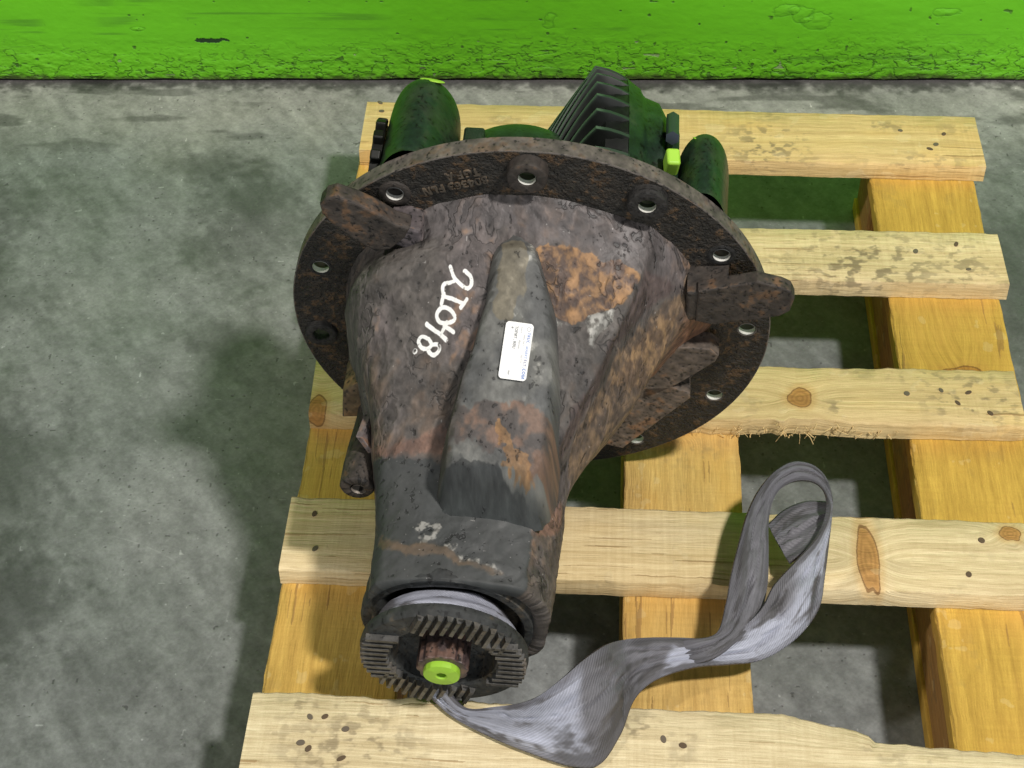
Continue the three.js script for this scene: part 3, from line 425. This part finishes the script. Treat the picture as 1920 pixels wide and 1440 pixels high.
// threaded boss on the left flank
{
  const g = new THREE.LatheGeometry([[0.0004, 0.165], [0.0056, 0.165], [0.0056, 0.189], [0.0074, 0.1915], [0.0145, 0.1915], [0.0165, 0.189], [0.0165, 0.165], [0.0150, 0.14], [0.0125, 0.11], [0.0125, 0.07], [0.014, 0.05]].map((p) => new THREE.Vector2(...p)), 36); g.rotateX(Math.PI / 2); g.rotateY(-0.01); setUV(g, (x, y, z) => [Math.atan2(y, x) * 0.1, z * 4]);
  const b = mesh('boss', g, ironBrown, diff); b.position.set(-0.147, -0.03, 0);
  const sg = new THREE.LatheGeometry([[0.0054, 0.176], [0.0054, 0.1888], [0.0070, 0.1918]].map((p) => new THREE.Vector2(...p)), 28); sg.rotateX(Math.PI / 2); mesh('thread_sleeve', sg, new THREE.MeshStandardMaterial({ color: 0x857c72, roughness: 0.55, metalness: 0.3, side: THREE.DoubleSide }), b);
  const pad = mesh('pad', prism([[-0.178, -0.045], [-0.174, -0.005], [-0.150, 0.02], [-0.128, 0.03], [-0.12, 0.0], [-0.13, -0.04]], 0.055, 0.098, 0.004), ironMat(111, [92, 78, 60], [118, 98, 72], [132, 104, 72], { size: 256 }), diff); pad.userData.label = 'rusty brown casting pad above the threaded boss';
  const fl = prism([[-0.003, -0.012], [0.003, -0.012], [0.004, 0.01], [-0.002, 0.012]], 0, 0.075, 0.0012); const fm = mesh('casting_flash', fl, ironGrey, diff); fm.position.set(-0.133, -0.005, 0.088); fm.rotation.set(-0.08, -0.14, 0.5);
}

// pinion end: collar lip, flange with serrated face, nut
function lathe(parent, name, prof, mat, seg = 96, uvk = 4) { const g = toCreasedNormals(new THREE.LatheGeometry(prof.map((p) => new THREE.Vector2(...p)), seg), 0.6); g.rotateX(Math.PI / 2); setUV(g, (x, y, z) => [Math.atan2(y, x) * 0.3, Math.hypot(x, y) * uvk + z * uvk]); const m = mesh(name, g, mat, parent); return m; }
{
  const c = lathe(diff, 'collar', [[0.070, 0.255], [0.0785, 0.262], [0.0800, 0.272], [0.0795, 0.280], [0.0815, 0.288], [0.0815, 0.298], [0.079, 0.302], [0.072, 0.302], [0.069, 0.298], [0.067, 0.285], [0.02, 0.284]], ironLip); c.position.set(AX, AY, 0);
  const y = lathe(diff, 'pinion_flange', [[0.03, 0.290], [0.050, 0.300], [0.058, 0.316], [0.072, 0.3205], [0.0768, 0.3235], [0.0778, 0.330], [0.0768, 0.3345], [0.0755, 0.336], [0.0515, 0.336], [0.0490, 0.3335], [0.0475, 0.314], [0.044, 0.309], [0.015, 0.307]], ironLip); y.position.set(AX, AY, 0);
  const toothMat = ironMat(83, [70, 68, 65], [92, 90, 86], [94, 86, 76], { bump: 0.0005, rough: 0.5 });
  const worn = ironMat(85, [78, 76, 73], [96, 94, 90], [90, 84, 76], { bump: 0.0004, rough: 0.42, size: 256 });
  const tooth = (ang, off, r0, r1, th, m) => {
    const t0 = Math.max(Math.sqrt(Math.max(r0 * r0 - off * off, 0)), Math.abs(off) * 0.98), t1 = Math.sqrt(r1 * r1 - off * off); if (t1 - t0 < 0.006) return;
    const sh = new THREE.Shape(); sh.moveTo(-th * 0.5, 0); sh.lineTo(-th * 0.26, 0.0058); sh.lineTo(th * 0.26, 0.0058); sh.lineTo(th * 0.5, 0);
    const g = new THREE.ExtrudeGeometry(sh, { depth: t1 - t0, bevelEnabled: false }); g.rotateX(Math.PI / 2); g.rotateY(0); // shape y -> z, depth -> -y
    g.scale(1, -1, 1); g.index ?? 0; g.translate(off, t0, 0);
    const q = g.toNonIndexed ? g : g; q.rotateZ(ang - Math.PI / 2); q.computeVertexNormals(); setUV(q, boxUV(4));
    const k = mesh('tooth', q, m, y); k.position.z = 0.3356; return k;
  };
  reseed(31);
  for (const [ang, tilt] of [[0, 0], [Math.PI, 0], [Math.PI / 2 - 0.34, 0], [-Math.PI / 2 - 0.34, 0]]) for (let i = -5; i <= 5; i++) if (Math.abs(i) < 5 || Math.abs(Math.cos(ang)) < 0.9) tooth(ang, i * 0.0082, 0.051, 0.0762, 0.0066, Math.abs(i) > 3 || rnd() < 0.78 ? toothMat : worn);
  const nut = (() => { const sh = new THREE.Shape(); for (let i = 0; i < 48; i++) { const a = i / 48 * Math.PI * 2, r = 0.0215 + (i % 4 < 2 ? 0.0010 : -0.0006); sh[i ? 'lineTo' : 'moveTo'](r * Math.cos(a), r * Math.sin(a)); } const p = new THREE.Path(); p.absarc(0, 0, 0.0135, 0, Math.PI * 2, true); sh.holes.push(p); const g = new THREE.ExtrudeGeometry(sh, { depth: 0.038, bevelEnabled: true, bevelSize: 0.0015, bevelThickness: 0.0015, bevelSegments: 2 }); g.translate(0, 0, 0.308); setUV(g, boxUV(4)); return g; })();
  const n = mesh('nut', nut, ironMat(89, [74, 60, 60], [92, 76, 74], [104, 80, 70], { bump: 0.0006, rough: 0.5 }), diff); n.position.set(AX, AY, 0);
  const paint = new THREE.MeshStandardMaterial({ color: new THREE.Color(0.33, 0.60, 0.045), roughness: 0.5 });
  const shaft = lathe(n, 'shaft_end', [[0.0043, 0.345], [0.0043, 0.3525], [0.0056, 0.3541], [0.0145, 0.3545], [0.0165, 0.3535], [0.0170, 0.3510], [0.0165, 0.347]], paint, 48); shaft.userData.label = 'shaft end painted yellow-green';
  mesh('centre_hole', (() => { const g = new THREE.CylinderGeometry(0.0045, 0.0045, 0.004, 20); g.rotateX(Math.PI / 2); g.translate(0, 0, 0.347); return g; })(), new THREE.MeshStandardMaterial({ color: 0x0a0a08, roughness: 1 }), n);
}

// rear: bearing caps, adjuster rings, crown gear, case
const oilyBounce = ironMat(97, [30, 50, 36], [38, 58, 42], [44, 56, 42], { bump: 0.0004, rough: 0.40, rustAt: 0.5 });  // oily iron, with the green bounce of the wall put into its colour
const greenPaint = new THREE.MeshStandardMaterial({ color: new THREE.Color(0.42, 0.75, 0.07), roughness: 0.5 });
const blackIron = new THREE.MeshStandardMaterial({ color: 0x14150f, roughness: 0.5, metalness: 0.3 });
function cap(x, y, z0, z1, rx, ry, lean) {
  const rows = [], N = 28, M = 44;
  for (let j = 0; j <= N; j++) { const t = j / N, k = t < 0.5 ? 1 : Math.pow(Math.max(0, 1 - ((t - 0.5) / 0.5) ** 3), 0.5); const kk = Math.max(k, 0.02), z = z0 + (z1 - z0) * (t < 0.5 ? t * 1.1 : 0.55 + (t - 0.5) * 0.9); rows.push([kk, z, t]); }
  const g = gridGeo(M, N, (i, j) => { const [k, z, t] = rows[j], a = i / M * Math.PI * 2; return [x + lean * t + rx * Math.pow(k, 0.7) * Math.cos(a), y - (1 - k) * ry * 0.45 + ry * k * Math.sin(a), z, i / M * 0.8, z * 4]; });
  return g;
}
const capL = mesh('bearing_cap', cap(-0.112, 0.150, -0.0180, -0.150, 0.034, 0.062, 0.004), oilyBounce, diff);
const capR = mesh('bearing_cap', cap(0.158, 0.120, -0.0180, -0.125, 0.026, 0.058, 0.002), oilyBounce, diff);
const dab = (parent, x, y, z, sx, sy, sz, rz = 0) => { const g = new THREE.SphereGeometry(1, 24, 12); const p = g.attributes.position; for (let i = 0; i < p.count; i++) { const k = 1 + (vn(p.getX(i) * 1.6 + 5, p.getZ(i) * 1.6, 7) - 0.5) * 0.5; p.setXYZ(i, p.getX(i) * k, p.getY(i), p.getZ(i) * k); } g.computeVertexNormals(); const m = mesh('paint_mark', g, greenPaint, parent); m.position.set(x, y, z); m.scale.set(sx, sy, sz); m.rotation.set(-0.7, 0, rz); return m; };
dab(capL, -0.104, 0.1988, -0.127, 0.012, 0.0018, 0.012, -0.12); dab(capR, 0.159, 0.1655, -0.100, 0.013, 0.0018, 0.011, -0.16);
{
  const g = []; for (let i = 0; i < 14; i++) { const a = i / 14 * Math.PI * 2, b = new RoundedBoxGeometry(0.010, 0.013, 0.010, 2, 0.002); b.translate(0, 0.045, 0); b.rotateX(a); g.push(b); }
  const c = new THREE.CylinderGeometry(0.042, 0.042, 0.010, 40); c.rotateZ(Math.PI / 2); g.push(c.toNonIndexed ? c : c);
  const ringGeo = mergeGeometries(g.map((q) => { const k = q.index ? q.toNonIndexed() : q; return k; }));
  const r1 = mesh('adjuster_ring', ringGeo, blackIron, diff); r1.position.set(-0.152, 0.140, -0.060); r1.rotation.z = -0.12;
  const b2 = mesh('bolt', (() => { const q = new THREE.CylinderGeometry(0.007, 0.007, 0.05, 6); q.rotateX(1.2); return q; })(), new THREE.MeshStandardMaterial({ color: 0x4a4f5c, roughness: 0.4, metalness: 0.6 }), diff); b2.position.set(0.128, 0.165, -0.115);
  const bk = mesh('adjuster_bracket', new RoundedBoxGeometry(0.014, 0.075, 0.075, 2, 0.004), oilyBounce, diff); bk.position.set(0.1285, 0.120, -0.085);
  const lock = mesh('lock_plate', new RoundedBoxGeometry(0.013, 0.022, 0.018, 3, 0.003), greenPaint, diff); lock.position.set(0.1285, 0.168, -0.066); lock.rotation.set(0.2, 0.1, -0.12);
}
{
  const g = new THREE.Group(); g.name = 'crown_gear'; diff.add(g);
  const d = new THREE.Vector3(0.997, -0.05, -0.04).normalize();
  const up = new THREE.Vector3(0, 1, 0).addScaledVector(d, -d.y).normalize(), fw = new THREE.Vector3().crossVectors(d, up);
  g.quaternion.setFromRotationMatrix(new THREE.Matrix4().makeBasis(d, up, fw));
  g.position.set(0.063, 0.040, -0.10);
  const root = new THREE.LatheGeometry([[0.05, -0.056], [0.080, -0.052], [0.1480, -0.0060], [0.1490, 0.004], [0.1482, 0.0155]].map((p) => new THREE.Vector2(...p)), 96); root.rotateZ(-Math.PI / 2); setUV(root, (x, y, z) => [Math.atan2(y, z) * 0.4, x * 4]); mesh('gear_root', toCreasedNormals(root, 0.5), ironMat(103, [13, 17, 13], [18, 24, 18], [24, 30, 24], { bump: 0.0002, rough: 0.45, size: 128 }), g);
  const body = new THREE.LatheGeometry([[0.1440, 0.015], [0.1485, 0.016], [0.1440, 0.022], [0.1385, 0.030], [0.1330, 0.033], [0.1300, 0.036], [0.1250, 0.050], [0.112, 0.058], [0.07, 0.060]].map((p) => new THREE.Vector2(...p)), 96); body.rotateZ(-Math.PI / 2);
  setUV(body, (x, y, z) => [Math.atan2(y, z) * 0.4, x * 4]); mesh('gear_body', toCreasedNormals(body, 0.5), oilyBounce, g);
  // one spiral tooth, swept from the inner to the outer edge of the cone
  const N = 12, T = gridGeo(4, N, (i, j) => {
    const heel = j > 9, t = Math.min(j / 9, 1), e = heel ? (j - 9) / 3 : 0, r = mix(0.086, 0.1500, t) - e * 0.003, x = mix(-0.052, -0.0055, t) + e * 0.0225, ph = -0.36 * (t - 1) - 0.10 * Math.sin(t * 3.14) + e * 0.004, half = [1, 0.26, 0, -0.26, -1][i] * mix(0.0036, 0.0056, t) / r, hh = [-0.003, 0.0125, 0.0130, 0.0125, -0.003][i] * mix(0.75, 1, t) * (1 - e * 0.93);
    const R = r + hh * mix(0.55, 1, e * 0.3 + (heel ? 0.3 : 0) + t * 0.2), X = x - hh * 0.80 * (1 - e); return [X, R * Math.cos(ph + half), R * Math.sin(ph + half), i / 4, heel ? 0.98 : t * 0.88];
  });
  const tg = toCreasedNormals(T, 0.6);
  const tm = surface(64, 64, (u, v) => { const land = sstep(0.20, 0.27, u) * sstep(0.80, 0.73, u), heel = sstep(0.90, 0.95, v), n = 0.85 + fbm(u * 9, v * 22, 107, 3) * 0.3, c = lerp3([13, 18, 14], lerp3([66, 92, 68], [38, 64, 42], heel), land); return [c[0] * n, c[1] * n, c[2] * n, 0.5]; }, { bump: 0, rough: 0.6 });  // tooth greens carry the painted wall bounce, as on the other rear parts
  tm.side = THREE.DoubleSide;
  for (let i = 0; i < 44; i++) { const k = mesh('gear_tooth', tg, tm, g); k.rotation.x = i / 44 * Math.PI * 2; }
  const cg = new THREE.SphereGeometry(1, 48, 24); cg.scale(0.085, 0.088, 0.07); setUV(cg, boxUV(4)); const cs = mesh('differential_case', cg, oilyBounce, diff); cs.position.set(-0.018, 0.078, -0.085);
  const bx = mesh('case_bolt', new RoundedBoxGeometry(0.02, 0.014, 0.02, 2, 0.003), oilyBounce, diff); bx.position.set(-0.060, 0.163, -0.088);
}

// ---------------------------------------------------------------- lifting strap
const strap = thing('lifting_strap', 'grey woven strap wound round the pinion end, its loose loop trailing over the boards', 'strap');
strap.position.y = TOP - 0.13;
const E1 = [[-0.075, 0.172, -0.986, -0.08, 0.136, -0.978], [-0.0452, 0.142, -0.9592, -0.0552, 0.134, -0.9527], [-0.0149, 0.152, -0.9523, -0.0274, 0.134, -0.9349], [0.0197, 0.175, -0.9451, 0.0124, 0.134, -0.9156], [0.0442, 0.19, -0.9553, 0.0564, 0.134, -0.899], [0.0641, 0.195, -0.9726, 0.0785, 0.134, -0.9001], [0.0847, 0.192, -0.9919, 0.0994, 0.136, -0.9306], [0.1071, 0.1642, -1.0201, 0.1143, 0.1402, -0.9664], [0.1305, 0.161, -1.025, 0.1344, 0.1444, -0.986], [0.1693, 0.1574, -1.0271, 0.173, 0.1486, -0.9991], [0.1899, 0.1558, -1.0264, 0.2093, 0.1465, -1.0044], [0.2082, 0.1574, -1.0316, 0.2354, 0.1454, -1.0089], [0.2265, 0.1626, -1.0404, 0.2569, 0.1465, -1.0194], [0.2427, 0.1704, -1.0551, 0.2821, 0.1496, -1.0407], [0.2541, 0.1782, -1.0738, 0.3001, 0.1548, -1.0659], [0.2772, 0.1834, -1.0995, 0.3086, 0.1626, -1.0996], [0.3013, 0.186, -1.128, 0.3151, 0.173, -1.132], [0.3133, 0.1886, -1.1501, 0.3204, 0.1808, -1.1603], [0.3175, 0.1912, -1.169, 0.3227, 0.1886, -1.182], [0.3137, 0.1912, -1.1905, 0.3193, 0.1938, -1.2027], [0.3042, 0.1902, -1.2002, 0.3082, 0.1964, -1.2165], [0.2882, 0.1886, -1.2016, 0.2897, 0.1964, -1.2217], [0.2724, 0.186, -1.193, 0.2695, 0.1954, -1.2109], [0.2634, 0.1808, -1.1803, 0.2515, 0.1912, -1.1905], [0.2579, 0.1756, -1.1577, 0.237, 0.186, -1.1629], [0.2546, 0.1704, -1.1204, 0.2257, 0.1808, -1.1289], [0.2503, 0.1652, -1.0841, 0.2146, 0.173, -1.0912], [0.241, 0.161, -1.0545, 0.2073, 0.1662, -1.0602], [0.2206, 0.1584, -1.0276, 0.1947, 0.1621, -1.028], [0.188, 0.1558, -1.0025, 0.1689, 0.16, -1.0233], [0.154, 0.1392, -1.0097, 0.1447, 0.1444, -1.0318]];
const E2 = [[0.2756, 0.1652, -1.1137, 0.2605, 0.16, -1.1675], [0.2921, 0.1704, -1.1238, 0.2778, 0.1652, -1.1824], [0.3094, 0.1756, -1.1402, 0.2998, 0.1704, -1.1894], [0.3172, 0.1782, -1.1499, 0.3215, 0.1756, -1.1848]];
const webMat = surface(2048, 256, (u, v) => {
  const x = u * 1.0, y = v * 0.06, big = fbm(x * 12, y * 40, 201, 4), str = fbm(x * 14, y * 260, 205, 3), tw = Math.sin((x * 0.75 + y) * 2100 + (fbm(x * 30, y * 30, 211, 2) - 0.5) * 2), rib = Math.sin(y * 900), fine = hash2(Math.floor(u * 2048), Math.floor(v * 256), 8), bl = fbm(x * 26 + 4, y * 70, 209, 4), sp = fbm(x * 120, y * 160, 213, 3);
  let L = 0.94 + (big - 0.5) * 0.24 + (str - 0.5) * 0.14 + tw * 0.05 + rib * 0.02 + (fine - 0.5) * 0.10 + (sp - 0.5) * 0.16;
  const foldLight = sstep(0.36, 0.60, fbm(x * 6 + 2, y * 14, 217, 3) + 0.22 * sstep(0.03, 0.07, x) * sstep(0.15, 0.11, x) - 0.55 * sstep(0.15, 0.19, x) * sstep(0.30, 0.26, x) + 0.28 * sstep(0.27, 0.30, x) * sstep(0.42, 0.38, x) - 0.22 * sstep(0.50, 0.56, x)); let col = lerp3([112 * L, 111 * L, 117 * L], [172 * L, 175 * L, 190 * L], foldLight); const em0 = Math.min(v, 1 - v), grease = sstep(0.50, 0.68, bl * 0.62 + sp * 0.2 + str * 0.18 + 0.14 * sstep(0.35, 0.05, em0) - 0.04); col = lerp3(col, [66, 64, 65], grease * 0.8);  // pale and dark lengths paint the light on the folds; grease is dirt
  const em = Math.min(v, 1 - v), edge = sstep(0.13, 0.05, em); col = lerp3(col, [96 * L, 95 * L, 102 * L], edge * 0.55); if (Math.abs(em - 0.115) < 0.012) { col = lerp3(col, [92, 92, 98], 0.4); }
  return [...col, 0.5 + tw * 0.16 + (str - 0.5) * 0.25 + (sp - 0.5) * 0.35 - edge * 0.1];
}, { bump: 0.0008, rough: 0.6, wrap: THREE.MirroredRepeatWrapping });
function ribbon(E, th, seed, sag = 0.004, u0 = 0) {
  const c1 = new THREE.CatmullRomCurve3(E.map((e) => new THREE.Vector3(e[0], e[1], e[2])), false, 'centripetal'), c2 = new THREE.CatmullRomCurve3(E.map((e) => new THREE.Vector3(e[3], e[4], e[5])), false, 'centripetal');
  const N = E.length * 12, M = 28, A = [], len = [0];
  for (let j = 0; j <= N; j++) { const t = j / N, a = c1.getPoint(t), b = c2.getPoint(t); A.push([a, b]); if (j) len.push(len[j - 1] + a.clone().add(b).distanceTo(A[j - 1][0].clone().add(A[j - 1][1])) / 2); }
  const P = [], Nn = [];
  for (let j = 0; j <= N; j++) {
    const [a, b] = A[j], p0 = A[Math.max(0, j - 1)], p1 = A[Math.min(N, j + 1)], tan = p1[0].clone().add(p1[1]).sub(p0[0]).sub(p0[1]).normalize(), w = b.clone().sub(a), n = new THREE.Vector3().crossVectors(w, tan).normalize(), row = [];
    for (let i = 0; i <= M; i++) { const s = i / M, q = a.clone().lerp(b, s); const wid = w.length(), cr = fbm(len[j] * 9 + s * 1.8, s * 3.2 - len[j] * 5, seed + 5, 3) - 0.5, fold = (fbm(len[j] * 20 + 3, s * 5, seed, 3) - 0.5) * 0.009 * clamp(wid / 0.05) - 0.0045 * sstep(0.06, 0.0, Math.abs(cr)) * clamp(wid / 0.05); q.addScaledVector(n, (Math.sin(s * Math.PI) * sag * clamp(wid / 0.05) + fold * Math.sin(s * Math.PI))); row.push(q); }
    P.push(row); Nn.push(n);
  }
  const m2 = 2 * (M + 1);
  const g = gridGeo(m2, N, (i, j) => { const k = i % m2, top = k <= M, ii = top ? k : 2 * M + 1 - k; const q = P[j][ii], n = Nn[j]; const e = (top ? 0.5 : -0.5) * th; return [q.x + n.x * e, Math.max(q.y + n.y * e, 0.1305), q.z + n.z * e, u0 + len[j], ii / M]; });
  return g;
}
mesh('webbing', ribbon(E1, 0.0035, 301), webMat, strap);
mesh('webbing', ribbon(E2, 0.0035, 311, 0.004, 0.62), webMat, strap);
{
  const g = gridGeo(96, 14, (i, j) => { const a = i / 96 * Math.PI * 2, t = j / 14, prof = Math.sin(t * Math.PI); const r = mix(0.061, 0.068, t) - (1 - Math.pow(prof, 0.35)) * 0.006 + (fbm(Math.cos(a) * 2 + 4, Math.sin(a) * 2 + t * 9, 321, 3) - 0.5) * 0.006 + 0.0022 * Math.sin(t * 12 + Math.cos(a) * 2); return [r * Math.cos(a), r * Math.sin(a), 0.296 + t * 0.028, a * 0.07, t]; });
  const w = new THREE.Group(); w.name = 'wound_turns'; strap.add(w);
  const m = mesh('wound_webbing', g, webMat, w); m.position.set(AX, AY, 0);
  w.quaternion.copy(diff.quaternion); w.position.copy(diff.position).sub(strap.position);
}

// printed sticker on the spine
{
  const c = document.createElement('canvas'); c.width = 768; c.height = 400; const g = c.getContext('2d');
  g.fillStyle = '#f7f7f5'; g.fillRect(0, 0, 768, 400); g.textBaseline = 'middle';
  const t = (str, x, y, px, col, font = 'sans-serif', b = 'bold') => { g.font = b + ' ' + px + 'px ' + font; g.fillStyle = col; g.fillText(str, x, y); };
  g.strokeStyle = '#8a9099'; g.lineWidth = 5; g.beginPath(); g.arc(78, 62, 26, 0, 7); g.stroke();
  t('TRUC', 120, 52, 56, '#5f7fc4'); t('-MARKT', 285, 54, 50, '#8fa6d6'); t('ELT', 478, 52, 56, '#8a8fae'); t('.COM', 580, 52, 62, '#3f6fc0');
  t('Sales: Tel +', 150, 112, 30, '#a3a5a8'); t('123 111', 420, 112, 32, '#a8aab0'); t('Iveco', 50, 165, 34, '#b4b6b8'); t('Recon:', 235, 172, 38, '#9c9ea2');
  t('TOPMT.RBU', 52, 240, 56, '#55575c', 'monospace'); t('#', 66, 300, 44, '#6b6d70'); t('IMP', 650, 262, 30, '#5a5c60');
  const tex = new THREE.CanvasTexture(c); tex.colorSpace = THREE.SRGBColorSpace;
  const len = 0.0523, wid = 0.0252, r = 0.0035, s = new THREE.Shape();
  s.moveTo(r, 0); s.lineTo(len - r, 0); s.absarc(len - r, r, r, -Math.PI / 2, 0); s.lineTo(len, wid - r); s.absarc(len - r, wid - r, r, 0, Math.PI / 2); s.lineTo(r, wid); s.absarc(r, wid - r, r, Math.PI / 2, Math.PI); s.lineTo(0, r); s.absarc(r, r, r, Math.PI, Math.PI * 1.5);
  const q = new THREE.ExtrudeGeometry(s, { depth: 0.0004, bevelEnabled: false }); setUV(q, (x, y) => [x / len, y / wid]);
  const p0 = new THREE.Vector3(-0.0118, 0.1304, 0.1085), ex = new THREE.Vector3(-0.0158, 0.1047, 0.1533).sub(p0).normalize(), ey = new THREE.Vector3(0.0124, 0.1289, 0.1110).sub(p0); ey.addScaledVector(ex, -ey.dot(ex)).normalize(); const ez = new THREE.Vector3().crossVectors(ex, ey);
  const m = mesh('sticker', q, new THREE.MeshStandardMaterial({ map: tex, roughness: 0.45 }), diff); m.userData.label = 'white printed sticker';
  m.quaternion.setFromRotationMatrix(new THREE.Matrix4().makeBasis(ex, ey, ez)); m.position.copy(p0).addScaledVector(ez, 0.0022);
}
renderer.render(scene, camera);
